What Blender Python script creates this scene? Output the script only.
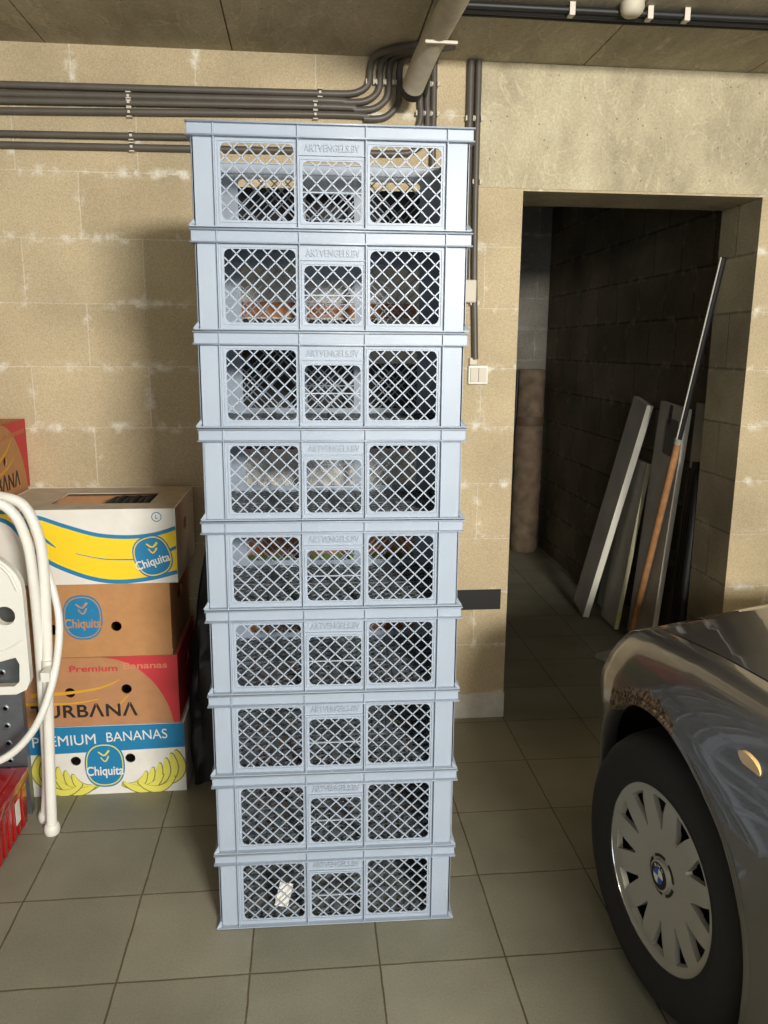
import bpy, bmesh, math, random
from mathutils import Vector, Matrix
random.seed(7)
PI = math.pi
SC = bpy.context.scene
for o in list(bpy.data.objects): bpy.data.objects.remove(o)

# ------------------------------------------------------------------ camera
cam_d = bpy.data.cameras.new('camera'); cam = bpy.data.objects.new('camera', cam_d)
SC.collection.objects.link(cam); SC.camera = cam
F = Vector((.09738, .97465, -.20144)); R = Vector((.99516, -.09796, .00710)); U = Vector((.01281, .20115, .97948))
M = Matrix.Identity(4)
for i in range(3):
    M[i][0] = R[i]; M[i][1] = U[i]; M[i][2] = -F[i]
M[2][3] = 1.4582
cam.matrix_world = M
cam_d.sensor_fit = 'VERTICAL'; cam_d.sensor_height = 36; cam_d.lens = 36*797.04/1024
cam_d.clip_start = .05; cam_d.clip_end = 60

# ------------------------------------------------------------------ world, light, exposure
SC.view_settings.view_transform = 'Standard'; SC.view_settings.look = 'None'
SC.view_settings.gamma = 1; SC.view_settings.use_curve_mapping = False
SC.view_settings.exposure = 0.0
w = bpy.data.worlds.new('daylight'); SC.world = w; w.use_nodes = True
w.node_tree.nodes['Background'].inputs[0].default_value = (.80, .92, 1.0, 1)
w.node_tree.nodes['Background'].inputs[1].default_value = 1.0

def area(name, loc, target, sx, sy, power, col):
    d = bpy.data.lights.new(name, 'AREA'); d.shape = 'RECTANGLE'; d.size = sx; d.size_y = sy
    d.energy = power; d.color = col
    o = bpy.data.objects.new(name, d); SC.collection.objects.link(o); o.location = loc
    o.rotation_euler = (Vector(target)-Vector(loc)).to_track_quat('-Z', 'Y').to_euler()
    return o
area('garage_tube_lights', (1.3, -2.4, 2.2), (0.6, 2.9, 1.2), .75, .35, 262, (1, .96, .88))
area('daylight_from_driveway', (.3, -4.8, 1.2), (.3, 2.9, 1.1), 6.0, 2.0, 45, (.90, .95, 1.0))
area('overhead_fill_light', (.7, -.6, 2.38), (.7, -.6, 0), 1.5, .25, 14, (1, .95, .86))  # added overhead fill to lift the ambient level, no known lamp there

# ------------------------------------------------------------------ helpers
class MB:
    def __init__(s): s.bm = bmesh.new()
    def box(s, a, b, mtx=None, bev=0):
        x0, y0, z0 = a; x1, y1, z1 = b
        vs = [s.bm.verts.new(p) for p in ((x0,y0,z0),(x1,y0,z0),(x1,y1,z0),(x0,y1,z0),(x0,y0,z1),(x1,y0,z1),(x1,y1,z1),(x0,y1,z1))]
        fs = [s.bm.faces.new([vs[i] for i in q]) for q in ((3,2,1,0),(4,5,6,7),(0,1,5,4),(1,2,6,5),(2,3,7,6),(3,0,4,7))]
        if bev:
            es = set(e for f in fs for e in f.edges)
            r = bmesh.ops.bevel(s.bm, geom=list(es), offset=bev, segments=2, affect='EDGES', profile=.5)
            vs = list({v for f in r['faces'] for v in f.verts} | {v for v in vs if v.is_valid})
        if mtx is not None:
            for v in vs: v.co = mtx @ v.co
        return s
    def bar(s, p, q, wd, dp, n=(0,1,0)):
        p = Vector(p); q = Vector(q); d = (q-p); L = d.length
        if L < 1e-5: return s
        d.normalize(); n = Vector(n); sd = d.cross(n).normalized(); n = sd.cross(d).normalized()
        m = Matrix(((sd.x, d.x, n.x, p.x), (sd.y, d.y, n.y, p.y), (sd.z, d.z, n.z, p.z), (0,0,0,1)))
        return s.box((-wd/2, 0, -dp/2), (wd/2, L, dp/2), m)
    def tube(s, pts, r, seg=12, smooth=True, closed=False, cap=True, sub=6, rf=None):
        P = [Vector(p) for p in pts]
        if smooth and len(P) > 2:
            Q = []; n = len(P)
            for i in range(n if closed else n-1):
                p0 = P[(i-1) % n] if (closed or i) else P[0]; p1 = P[i]; p2 = P[(i+1) % n]
                p3 = P[(i+2) % n] if (closed or i < n-2) else P[-1]
                for k in range(sub):
                    t = k/sub
                    Q.append(.5*((2*p1)+(p2-p0)*t+(2*p0-5*p1+4*p2-p3)*t*t+(3*p1-p0-3*p2+p3)*t**3))
            if not closed: Q.append(P[-1])
            P = Q
        n = len(P); rings = []; up = None
        for i, p in enumerate(P):
            if closed: t = (P[(i+1) % n]-P[i-1])
            else: t = P[min(i+1, n-1)]-P[max(i-1, 0)]
            t.normalize()
            if up is None:
                up = Vector((0,0,1)) if abs(t.z) < .9 else Vector((1,0,0))
            up = (up - t*up.dot(t)).normalized(); sd = t.cross(up)
            rr = rf(i/(n-1)) if rf else r
            rings.append([s.bm.verts.new(p+up*(math.cos(2*PI*k/seg)*rr)+sd*(math.sin(2*PI*k/seg)*rr)) for k in range(seg)])
        for i in range(n if closed else n-1):
            a = rings[i]; b = rings[(i+1) % n]
            for k in range(seg): s.bm.faces.new((a[k], b[k], b[(k+1)%seg], a[(k+1)%seg]))
        if cap and not closed:
            s.bm.faces.new(rings[0]); s.bm.faces.new(rings[-1][::-1])
        return s
    def lathe(s, prof, seg=64, mtx=None, close=False):
        # profile of (radius, height) turned about z
        rings = []
        for r, z in prof:
            rings.append([s.bm.verts.new(Vector((r*math.cos(2*PI*k/seg), r*math.sin(2*PI*k/seg), z))) for k in range(seg)] if r > 1e-6 else [s.bm.verts.new((0,0,z))])
        prs = list(zip(rings, rings[1:]+([rings[0]] if close else [])))
        if not close: prs = list(zip(rings, rings[1:]))
        for a, b in prs:
            for k in range(seg):
                j = (k+1) % seg
                if len(a) == 1 and len(b) == 1: continue
                if len(a) == 1: s.bm.faces.new((a[0], b[j], b[k]))
                elif len(b) == 1: s.bm.faces.new((a[k], a[j], b[0]))
                else: s.bm.faces.new((a[k], a[j], b[j], b[k]))
        if mtx is not None:
            for rg in rings:
                for v in rg: v.co = mtx @ v.co
        return s
    def add(s, me, mtx=None):
        n0 = len(s.bm.verts)
        s.bm.from_mesh(me); s.bm.verts.ensure_lookup_table()
        if mtx is not None:
            for v in s.bm.verts[n0:]: v.co = mtx @ v.co
        bpy.data.meshes.remove(me)
        return s
    def build(s, name, m, parent=None, smooth=None):
        bmesh.ops.recalc_face_normals(s.bm, faces=s.bm.faces)
        me = bpy.data.meshes.new(name); s.bm.to_mesh(me); s.bm.free()
        me.materials.append(m)
        if smooth:
            for p in me.polygons: p.use_smooth = True
            me.set_sharp_from_angle(angle=math.radians(smooth if smooth > 1 else 40))
        o = bpy.data.objects.new(name, me); SC.collection.objects.link(o)
        if parent: o.parent = parent
        return o

def curve_mesh(cd):
    o = bpy.data.objects.new('tmp', cd); SC.collection.objects.link(o)
    dg = bpy.context.evaluated_depsgraph_get()
    me = bpy.data.meshes.new_from_object(o.evaluated_get(dg))
    bpy.data.objects.remove(o)
    return me
def sheet(outers, holes=(), t=.002):
    cd = bpy.data.curves.new('c', 'CURVE'); cd.dimensions = '2D'; cd.fill_mode = 'BOTH'; cd.extrude = t/2
    for pl in list(outers)+list(holes):
        sp = cd.splines.new('POLY'); sp.points.add(len(pl)-1); sp.use_cyclic_u = True
        for k, (x, y) in enumerate(pl): sp.points[k].co = (x, y, 0, 1)
    me = curve_mesh(cd); bpy.data.curves.remove(cd); return me
def text_mesh(body, wd, ht, t=.001, shear=0, spacing=1, bold=0):
    cd = bpy.data.curves.new('t', 'FONT'); cd.body = body; cd.extrude = t/2; cd.shear = shear; cd.space_character = spacing; cd.offset = bold
    me = curve_mesh(cd); bpy.data.curves.remove(cd)
    xs = [v.co.x for v in me.vertices]; ys = [v.co.y for v in me.vertices]
    x0, x1, y0, y1 = min(xs), max(xs), min(ys), max(ys)
    for v in me.vertices:
        v.co.x = (v.co.x-(x0+x1)/2)*wd/(x1-x0); v.co.y = (v.co.y-(y0+y1)/2)*ht/(y1-y0)
    return me
def rrect(x0, y0, x1, y1, r, n=5):
    out = []
    for cx, cy, a in ((x1-r, y1-r, 0), (x0+r, y1-r, 90), (x0+r, y0+r, 180), (x1-r, y0+r, 270)):
        for k in range(n+1):
            t = math.radians(a+90*k/n); out.append((cx+r*math.cos(t), cy+r*math.sin(t)))
    return out
def circ(cx, cy, rx, ry=None, n=32):
    ry = ry or rx
    return [(cx+rx*math.cos(2*PI*k/n), cy+ry*math.sin(2*PI*k/n)) for k in range(n)]
def rect(x0, y0, x1, y1): return [(x0,y0),(x1,y0),(x1,y1),(x0,y1)]
def spl(pts, sub=6):
    P = [Vector((p[0], p[1], 0)) for p in pts]; Q = []
    for i in range(len(P)-1):
        p0 = P[max(i-1, 0)]; p1 = P[i]; p2 = P[i+1]; p3 = P[min(i+2, len(P)-1)]
        for k in range(sub):
            t = k/sub; q = .5*((2*p1)+(p2-p0)*t+(2*p0-5*p1+4*p2-p3)*t*t+(3*p1-p0-3*p2+p3)*t**3)
            Q.append((q.x, q.y))
    Q.append(tuple(pts[-1])); return Q
def ribbon(pts, wd, w2=None):
    P = spl(pts); n = len(P); L = []; Rr = []
    for i in range(n):
        a = P[max(i-1, 0)]; b = P[min(i+1, n-1)]; dx = b[0]-a[0]; dy = b[1]-a[1]; l = math.hypot(dx, dy) or 1
        ww = (wd if w2 is None else wd+(w2-wd)*i/(n-1))/2
        L.append((P[i][0]-dy/l*ww, P[i][1]+dx/l*ww)); Rr.append((P[i][0]+dy/l*ww, P[i][1]-dx/l*ww))
    return L+Rr[::-1]
XZ = lambda x=0, y=0, z=0: Matrix(((1,0,0,x),(0,0,-1,y),(0,1,0,z),(0,0,0,1)))   # sheet xy -> local xz, its front to -y

def tag(o, label=None, cat=None, group=None, kind=None):
    if label: o['label'] = label
    if cat: o['category'] = cat
    if group: o['group'] = group
    if kind: o['kind'] = kind
    return o
def empty(name, loc=(0,0,0), rz=0, label=None, cat=None, group=None):
    o = bpy.data.objects.new(name, None); SC.collection.objects.link(o); o.empty_display_size = .1
    o.location = loc; o.rotation_euler = (0, 0, rz)
    return tag(o, label, cat, group)
def copy_tree(o, parent=None):
    c = o.copy(); SC.collection.objects.link(c)
    if parent: c.parent = parent
    for ch in [x for x in SC.collection.objects if x.parent == o]: copy_tree(ch, c)
    return c

# ------------------------------------------------------------------ materials
def srgb(r, g, b):
    f = lambda c: (c/255/12.92) if c/255 <= .04045 else ((c/255+.055)/1.055)**2.4
    return (f(r), f(g), f(b), 1)
def mat(name, col, rough=.6, metal=0, noise=0, nscale=20, bump=0, bscale=60, coat=0, spec=.5, **kw):
    m = bpy.data.materials.new(name); m.use_nodes = True; nt = m.node_tree; b = nt.nodes['Principled BSDF']
    c = srgb(*col); b.inputs['Base Color'].default_value = c
    b.inputs['Roughness'].default_value = rough; b.inputs['Metallic'].default_value = metal
    b.inputs['Coat Weight'].default_value = coat; b.inputs['Coat Roughness'].default_value = .04
    b.inputs['Specular IOR Level'].default_value = spec
    tc = nt.nodes.new('ShaderNodeTexCoord')
    if noise:
        n = nt.nodes.new('ShaderNodeTexNoise'); n.inputs['Scale'].default_value = nscale; n.inputs['Detail'].default_value = 6
        nt.links.new(tc.outputs['Object'], n.inputs['Vector'])
        r = nt.nodes.new('ShaderNodeValToRGB'); nt.links.new(n.outputs[0], r.inputs[0])
        r.color_ramp.elements[0].position = .3; r.color_ramp.elements[1].position = .7
        r.color_ramp.elements[0].color = tuple(x*(1-noise) for x in c[:3])+(1,)
        r.color_ramp.elements[1].color = tuple(min(1, x*(1+noise)) for x in c[:3])+(1,)
        nt.links.new(r.outputs[0], b.inputs['Base Color'])
    if bump:
        n = nt.nodes.new('ShaderNodeTexNoise'); n.inputs['Scale'].default_value = bscale; n.inputs['Detail'].default_value = 4
        nt.links.new(tc.outputs['Object'], n.inputs['Vector'])
        bp = nt.nodes.new('ShaderNodeBump'); bp.inputs['Strength'].default_value = bump; bp.inputs['Distance'].default_value = .003
        nt.links.new(n.outputs[0], bp.inputs['Height']); nt.links.new(bp.outputs[0], b.inputs['Normal'])
    return m

def masonry(name, axis, c1, c2, mortar, bw, rh, off, msz, px, pz, rough=.85, freq=2, stain=.35, bumpd=.004, white=.5, grain=.25):
    m = bpy.data.materials.new(name); m.use_nodes = True; nt = m.node_tree; N = nt.nodes.new; Lk = nt.links.new
    b = nt.nodes['Principled BSDF']; b.inputs['Roughness'].default_value = rough; b.inputs['Specular IOR Level'].default_value = .3
    g = N('ShaderNodeNewGeometry'); sp = N('ShaderNodeSeparateXYZ'); Lk(g.outputs['Position'], sp.inputs[0])
    a0 = N('ShaderNodeMath'); a0.inputs[1].default_value = -px+40*bw; Lk(sp.outputs[axis[0]], a0.inputs[0])
    a1 = N('ShaderNodeMath'); a1.inputs[1].default_value = -pz+40*rh; Lk(sp.outputs[axis[1]], a1.inputs[0])
    cb = N('ShaderNodeCombineXYZ'); Lk(a0.outputs[0], cb.inputs[0]); Lk(a1.outputs[0], cb.inputs[1])
    nw = N('ShaderNodeTexNoise'); nw.inputs['Scale'].default_value = 9; Lk(g.outputs['Position'], nw.inputs['Vector'])
    sc = N('ShaderNodeVectorMath'); sc.operation = 'SCALE'; sc.inputs['Scale'].default_value = .006; Lk(nw.outputs['Color'], sc.inputs[0])
    ad = N('ShaderNodeVectorMath'); Lk(cb.outputs[0], ad.inputs[0]); Lk(sc.outputs[0], ad.inputs[1])
    br = N('ShaderNodeTexBrick'); br.offset = off; br.offset_frequency = freq; Lk(ad.outputs[0], br.inputs['Vector'])
    br.inputs['Scale'].default_value = 1; br.inputs['Brick Width'].default_value = bw; br.inputs['Row Height'].default_value = rh
    br.inputs['Mortar Size'].default_value = msz; br.inputs['Mortar Smooth'].default_value = .3; br.inputs['Bias'].default_value = 0
    br.inputs['Color1'].default_value = srgb(*c1); br.inputs['Color2'].default_value = srgb(*c2); br.inputs['Mortar'].default_value = srgb(*mortar)
    n1 = N('ShaderNodeTexNoise'); n1.inputs['Scale'].default_value = 3; n1.inputs['Detail'].default_value = 8; Lk(g.outputs['Position'], n1.inputs['Vector'])
    r1 = N('ShaderNodeMapRange'); r1.inputs['From Min'].default_value = .3; r1.inputs['From Max'].default_value = .7
    r1.inputs['To Min'].default_value = 1-stain; r1.inputs['To Max'].default_value = 1+stain*.4; Lk(n1.outputs[0], r1.inputs[0])
    n2 = N('ShaderNodeTexNoise'); n2.inputs['Scale'].default_value = 190; n2.inputs['Detail'].default_value = 3; Lk(g.outputs['Position'], n2.inputs['Vector'])
    r2 = N('ShaderNodeMapRange'); r2.inputs['From Min'].default_value = .3; r2.inputs['From Max'].default_value = .7
    r2.inputs['To Min'].default_value = 1-grain; r2.inputs['To Max'].default_value = 1+grain; Lk(n2.outputs[0], r2.inputs[0])
    mu = N('ShaderNodeMath'); mu.operation = 'MULTIPLY'; Lk(r1.outputs[0], mu.inputs[0]); Lk(r2.outputs[0], mu.inputs[1])
    vm = N('ShaderNodeVectorMath'); vm.operation = 'SCALE'; Lk(br.outputs['Color'], vm.inputs[0]); Lk(mu.outputs[0], vm.inputs['Scale'])
    # lime bloom: pale patches that gather along the joints
    n3 = N('ShaderNodeTexNoise'); n3.inputs['Scale'].default_value = 14; n3.inputs['Detail'].default_value = 7; n3.inputs['Roughness'].default_value = .7
    Lk(g.outputs['Position'], n3.inputs['Vector'])
    r3 = N('ShaderNodeMapRange'); r3.inputs['From Min'].default_value = .51; r3.inputs['From Max'].default_value = .66; Lk(n3.outputs[0], r3.inputs[0])
    b2 = N('ShaderNodeTexBrick'); b2.offset = off; b2.offset_frequency = freq; Lk(ad.outputs[0], b2.inputs['Vector'])
    b2.inputs['Scale'].default_value = 1; b2.inputs['Brick Width'].default_value = bw; b2.inputs['Row Height'].default_value = rh
    b2.inputs['Mortar Size'].default_value = .03; b2.inputs['Mortar Smooth'].default_value = 1
    m3 = N('ShaderNodeMath'); m3.operation = 'MULTIPLY'; Lk(r3.outputs[0], m3.inputs[0]); Lk(b2.outputs['Fac'], m3.inputs[1])
    m4 = N('ShaderNodeMath'); m4.operation = 'MULTIPLY'; m4.inputs[1].default_value = white; Lk(m3.outputs[0], m4.inputs[0]); m4.use_clamp = True
    mx = N('ShaderNodeMix'); mx.data_type = 'RGBA'; Lk(m4.outputs[0], mx.inputs[0]); Lk(vm.outputs[0], mx.inputs[6])
    mx.inputs[7].default_value = srgb(232, 228, 214)
    Lk(mx.outputs[2], b.inputs['Base Color'])
    sb = N('ShaderNodeMath'); sb.operation = 'SUBTRACT'; sb.inputs[0].default_value = 1; Lk(br.outputs['Fac'], sb.inputs[1])
    s2 = N('ShaderNodeMath'); s2.operation = 'MULTIPLY_ADD'; s2.inputs[1].default_value = .35; Lk(n2.outputs[0], s2.inputs[0]); Lk(sb.outputs[0], s2.inputs[2])
    bp = N('ShaderNodeBump'); bp.inputs['Distance'].default_value = bumpd; bp.inputs['Strength'].default_value = .7
    Lk(s2.outputs[0], bp.inputs['Height']); Lk(bp.outputs[0], b.inputs['Normal'])
    return m

m_block = masonry('pale_block_wall', 'XZ', (198,181,148), (188,171,139), (212,198,172), .40, .215, .5, .003, -.745, 1.175, bumpd=.002, white=1.1, grain=.16, stain=.2)
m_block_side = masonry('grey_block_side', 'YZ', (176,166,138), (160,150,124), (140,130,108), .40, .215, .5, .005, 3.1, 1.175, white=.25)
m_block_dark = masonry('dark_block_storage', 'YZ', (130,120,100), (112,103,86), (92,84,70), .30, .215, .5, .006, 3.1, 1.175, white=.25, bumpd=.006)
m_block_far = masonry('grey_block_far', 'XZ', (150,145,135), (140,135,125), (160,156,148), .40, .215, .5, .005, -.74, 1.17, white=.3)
m_tile = masonry('floor_tiles', 'XY', (141,138,121), (131,129,113), (92,80,58), .3094, .3094, 0, .0026, -.453, 1.6585, rough=.5, stain=.22, white=.05, grain=.10, bumpd=.0012)
m_ceil = masonry('ceiling_slabs', 'XY', (150,141,118), (136,128,106), (30,26,20), .60, 30, 0, .003, -.824, -10, stain=.45, white=0, grain=.15)
def concrete(name, c1, c2, c3, stretch):
    m = bpy.data.materials.new(name); m.use_nodes = True; nt = m.node_tree; N = nt.nodes.new; Lk = nt.links.new; b = nt.nodes['Principled BSDF']
    b.inputs['Roughness'].default_value = .85; b.inputs['Specular IOR Level'].default_value = .3
    g = N('ShaderNodeNewGeometry'); mp = N('ShaderNodeMapping'); mp.inputs['Scale'].default_value = stretch; Lk(g.outputs['Position'], mp.inputs['Vector'])
    n1 = N('ShaderNodeTexNoise'); n1.inputs['Scale'].default_value = 3.2; n1.inputs['Detail'].default_value = 10; n1.inputs['Roughness'].default_value = .65; Lk(mp.outputs[0], n1.inputs['Vector'])
    cr = N('ShaderNodeValToRGB'); e = cr.color_ramp.elements; e[0].position = .32; e[0].color = srgb(*c1); e[1].position = .68; e[1].color = srgb(*c3); q = e.new(.5); q.color = srgb(*c2)
    Lk(n1.outputs[0], cr.inputs[0])
    n2 = N('ShaderNodeTexNoise'); n2.inputs['Scale'].default_value = 120; n2.inputs['Detail'].default_value = 3; Lk(g.outputs['Position'], n2.inputs['Vector'])
    r2 = N('ShaderNodeMapRange'); r2.inputs['From Min'].default_value = .3; r2.inputs['From Max'].default_value = .7; r2.inputs['To Min'].default_value = .86; r2.inputs['To Max'].default_value = 1.12; Lk(n2.outputs[0], r2.inputs[0])
    vm = N('ShaderNodeVectorMath'); vm.operation = 'SCALE'; Lk(cr.outputs[0], vm.inputs[0]); Lk(r2.outputs[0], vm.inputs['Scale'])
    # thin pale veins
    n3 = N('ShaderNodeTexNoise'); n3.inputs['Scale'].default_value = 5; n3.inputs['Detail'].default_value = 5; n3.inputs['Distortion'].default_value = 1.2; Lk(mp.outputs[0], n3.inputs['Vector'])
    s1 = N('ShaderNodeMath'); s1.operation = 'SUBTRACT'; s1.inputs[1].default_value = .5; Lk(n3.outputs[0], s1.inputs[0])
    s2 = N('ShaderNodeMath'); s2.operation = 'ABSOLUTE'; Lk(s1.outputs[0], s2.inputs[0])
    s3 = N('ShaderNodeMapRange'); s3.inputs['From Min'].default_value = 0; s3.inputs['From Max'].default_value = .012; s3.inputs['To Min'].default_value = .35; s3.inputs['To Max'].default_value = 0; Lk(s2.outputs[0], s3.inputs[0])
    mx = N('ShaderNodeMix'); mx.data_type = 'RGBA'; Lk(s3.outputs[0], mx.inputs[0]); Lk(vm.outputs[0], mx.inputs[6]); mx.inputs[7].default_value = srgb(min(255,c3[0]+30), min(255,c3[1]+28), min(255,c3[2]+24))
    # pits
    vo = N('ShaderNodeTexVoronoi'); vo.inputs['Scale'].default_value = 26; Lk(g.outputs['Position'], vo.inputs['Vector'])
    v1 = N('ShaderNodeMapRange'); v1.inputs['From Min'].default_value = .06; v1.inputs['From Max'].default_value = .10; v1.inputs['To Min'].default_value = .45; v1.inputs['To Max'].default_value = 1; Lk(vo.outputs['Distance'], v1.inputs[0])
    vm2 = N('ShaderNodeVectorMath'); vm2.operation = 'SCALE'; Lk(mx.outputs[2], vm2.inputs[0]); Lk(v1.outputs[0], vm2.inputs['Scale']); Lk(vm2.outputs[0], b.inputs['Base Color'])
    bp = N('ShaderNodeBump'); bp.inputs['Distance'].default_value = .003; bp.inputs['Strength'].default_value = .6; Lk(n1.outputs[0], bp.inputs['Height']); Lk(bp.outputs[0], b.inputs['Normal'])
    return m
m_conc = concrete('smooth_concrete', (158,146,124), (186,175,146), (204,194,164), (1.6, 1, .9))
m_slab = concrete('ceiling_concrete', (150,142,122), (176,168,146), (196,188,166), (1.4, .45, 1))
m_base = mat('pale_skirting', (205,200,188), .7, noise=.1, nscale=30)
m_crate = mat('grey_blue_plastic', (155,166,181), .42, noise=.05, nscale=6, bump=.08, bscale=40)
m_crate_in = mat('shaded_grey_grid', (104,110,116), .5)  # darker than the crate plastic: shade inside the crates put into the colour
m_emboss = mat('grey_raised_lettering', (146,157,170), .4)
m_pipe = mat('grey_conduit', (92,86,78), .45, noise=.12, nscale=12)
m_cable = mat('black_cable', (38,38,38), .5)
m_clip = mat('pale_clip', (214,206,190), .6)
m_flex = mat('beige_flexible_pipe', (196,188,168), .6, noise=.15, nscale=20)
m_white = mat('white_enamel', (232,230,222), .25, noise=.03, nscale=15)
m_whitepl = mat('white_plastic', (226,225,216), .4)
m_galv = mat('galvanised_steel', (128,136,142), .4, .75, noise=.12, nscale=25)
m_red = mat('glossy_red_plastic', (160,14,16), .18, noise=.2, nscale=8, coat=.4)
m_black = mat('black_plastic', (24,24,25), .55)
m_dark = mat('dark_inside', (20,18,16), .9)
m_card = mat('brown_cardboard', (178,128,88), .8, noise=.06, nscale=30)
m_card2 = mat('tan_cardboard', (184,134,86), .8, noise=.06, nscale=30)
m_cardw = mat('white_cardboard', (226,222,214), .7, noise=.04, nscale=20)
m_cardin = mat('grey_cardboard', (196,184,166), .85, noise=.1, nscale=20)
m_cardgreen = mat('green_cardboard', (96,120,60), .8)
m_blue = mat('blue_print', (22,122,170), .6)
m_yellow = mat('yellow_print', (244,208,28), .6)
m_lemon = mat('pale_yellow_print', (222,214,96), .6)
m_olive = mat('olive_line_print', (110,112,50), .6)
m_redp = mat('red_print', (196,52,58), .6)
m_orange = mat('orange_print', (178,116,66), .6)
m_gold = mat('gold_print', (214,160,40), .6)
m_ink = mat('black_print', (34,28,24), .6)
m_wood = mat('stick_wood', (176,128,84), .55, noise=.2, nscale=30)
m_board = mat('grey_board_face', (180,174,162), .7, noise=.12, nscale=9)
m_edge = mat('white_board_edge', (240,236,222), .6)
m_edgey = mat('cream_board_edge', (226,220,182), .6)
m_carpet = mat('brown_roll_cloth', (118,101,82), .9, noise=.35, nscale=12, bump=.6, bscale=30)
m_rubber = mat('tyre_rubber', (30,30,30), .75, bump=.2, bscale=90)
m_silver = mat('silver_wheel_plastic', (186,182,172), .34, .35)
m_chrome = mat('bright_trim', (220,220,218), .15, .9)
m_glass = mat('lamp_lens', (200,196,184), .12, 0, coat=.8)
m_amber = mat('amber_lens', (232,196,132), .2, 0, coat=.6)

# ------------------------------------------------------------------ setting
def struct(name, mb, m): return tag(mb.build(name, m), kind='structure')
WY = 2.938; WT = .29; ZC = 2.422; DL, DR, DZ = .782, 1.678, 2.008
X0, X1, YB, YF = -3.4, 4.4, -5.0, 5.74
struct('floor', MB().box((X0-.2, YB, -.12), (X1+.2, YF+.2, 0)), m_tile)
cm = MB().box((X0-.2, YB, ZC+.012), (X1+.2, YF+.2, ZC+.12))
x_ = -.824-.6*5
while x_ < X1:
    cm.box((max(X0-.2, x_+.0025), YB, ZC), (min(X1+.2, x_+.5975), YF+.2, ZC+.0125)); x_ += .6
struct('ceiling', cm, m_slab)
struct('wall_left', MB().box((X0-.2, YB, 0), (X0, YF, ZC)), m_block_side)
struct('wall_right', MB().box((X1, YB, 0), (X1+.2, WY, ZC)), m_block_side)
def wall_slab(mb, x0, x1, z0, z1): mb.box((x0, WY, z0), (x1, WY+WT, z1))
# back wall: block to both sides of the doorway, faces across the thickness of the wall carry the side pattern
wb = MB(); wall_slab(wb, X0, DL, 0, ZC); wall_slab(wb, DR, X1, 0, ZC); wall_slab(wb, DL, DR, DZ, ZC)
wo = struct('wall_back', wb, m_block)
wo.data.materials.append(m_block_side); wo.data.materials.append(m_conc)
for p in wo.data.polygons:
    if abs(p.normal.x) > .5: p.material_index = 1
    elif abs(p.normal.z) > .5: p.material_index = 2
bm_ = MB().box((.615, WY-.004, DZ+.008), (X1, WY, ZC-.001)); struct('trim_1', bm_, m_conc)
struct('baseboard_back', MB().box((X0, WY-.009, 0), (DL+.002, WY, .105), bev=.002), m_base)
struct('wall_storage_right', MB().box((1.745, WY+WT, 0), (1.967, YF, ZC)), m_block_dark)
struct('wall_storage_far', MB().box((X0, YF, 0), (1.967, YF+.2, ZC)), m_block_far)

# ------------------------------------------------------------------ stacked crates
CW, CD, PIT = .610, .40, .2132; CH = PIT-.0006
RIB = (.0945, .3815, .6185, .9055); WIN = ((.115,.367,.0183,.1727), (.397,.603,.0175,.140), (.633,.885,.0183,.1727))
def lattice_lines(x0, z0, x1, z1, pitch):
    out = []; k0 = -40
    cx = (x0+x1)/2; cz = (z0+z1)/2
    for sgn in (1, -1):
        for k in range(-60, 61):
            c = (k+.5)*pitch
            # line: (z-cz) = sgn*(x-cx)+c
            pts = []
            for x in (x0, x1):
                z = cz+sgn*(x-cx)+c
                if z0 <= z <= z1: pts.append((x, z))
            for z in (z0, z1):
                x = cx+(z-cz-c)/sgn
                if x0 < x < x1: pts.append((x, z))
            if len(pts) >= 2 and math.hypot(pts[0][0]-pts[1][0], pts[0][1]-pts[1][1]) > .012: out.append((pts[0], pts[1]))
    return out
def face_panel(mb, flip):
    holes = [rrect(a*CW, z0, b*CW, z1, .013) for a, b, z0, z1 in WIN]
    mt = XZ(0, .0155, 0) if not flip else XZ(0, CD-.0155, 0)
    mb.add(sheet([rect(.010, .004, CW-.010, CH-.004)], holes, .003), mt)
    s = (lambda y: y) if not flip else (lambda y: CD-y)
    def bx(x0, y0, z0, x1, y1, z1):
        ya, yb = sorted((s(y0), s(y1))); mb.box((x0, ya, z0), (x1, yb, z1))
    for f in RIB: bx(f*CW-.0013, .004, .004, f*CW+.0013, .0145, CH-.002)
    for a, b, z0, z1 in WIN:          # thin raised frame about each window
        x0, x1 = a*CW-.004, b*CW+.004
        bx(x0, .0115, z1+.003, x1, .0142, z1+.0048); bx(x0, .0115, z0-.0048, x1, .0142, z0-.003)
        bx(x0-.0018, .0115, z0-.0048, x0, .0142, z1+.0048); bx(x1, .0115, z0-.0048, x1+.0018, .0142, z1+.0048)
    bx(.3835*CW, .009, .1505, .6165*CW, .0142, .1525)
    bx(.397*CW, .0135, .0765, .603*CW, .0175, .0790)
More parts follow.
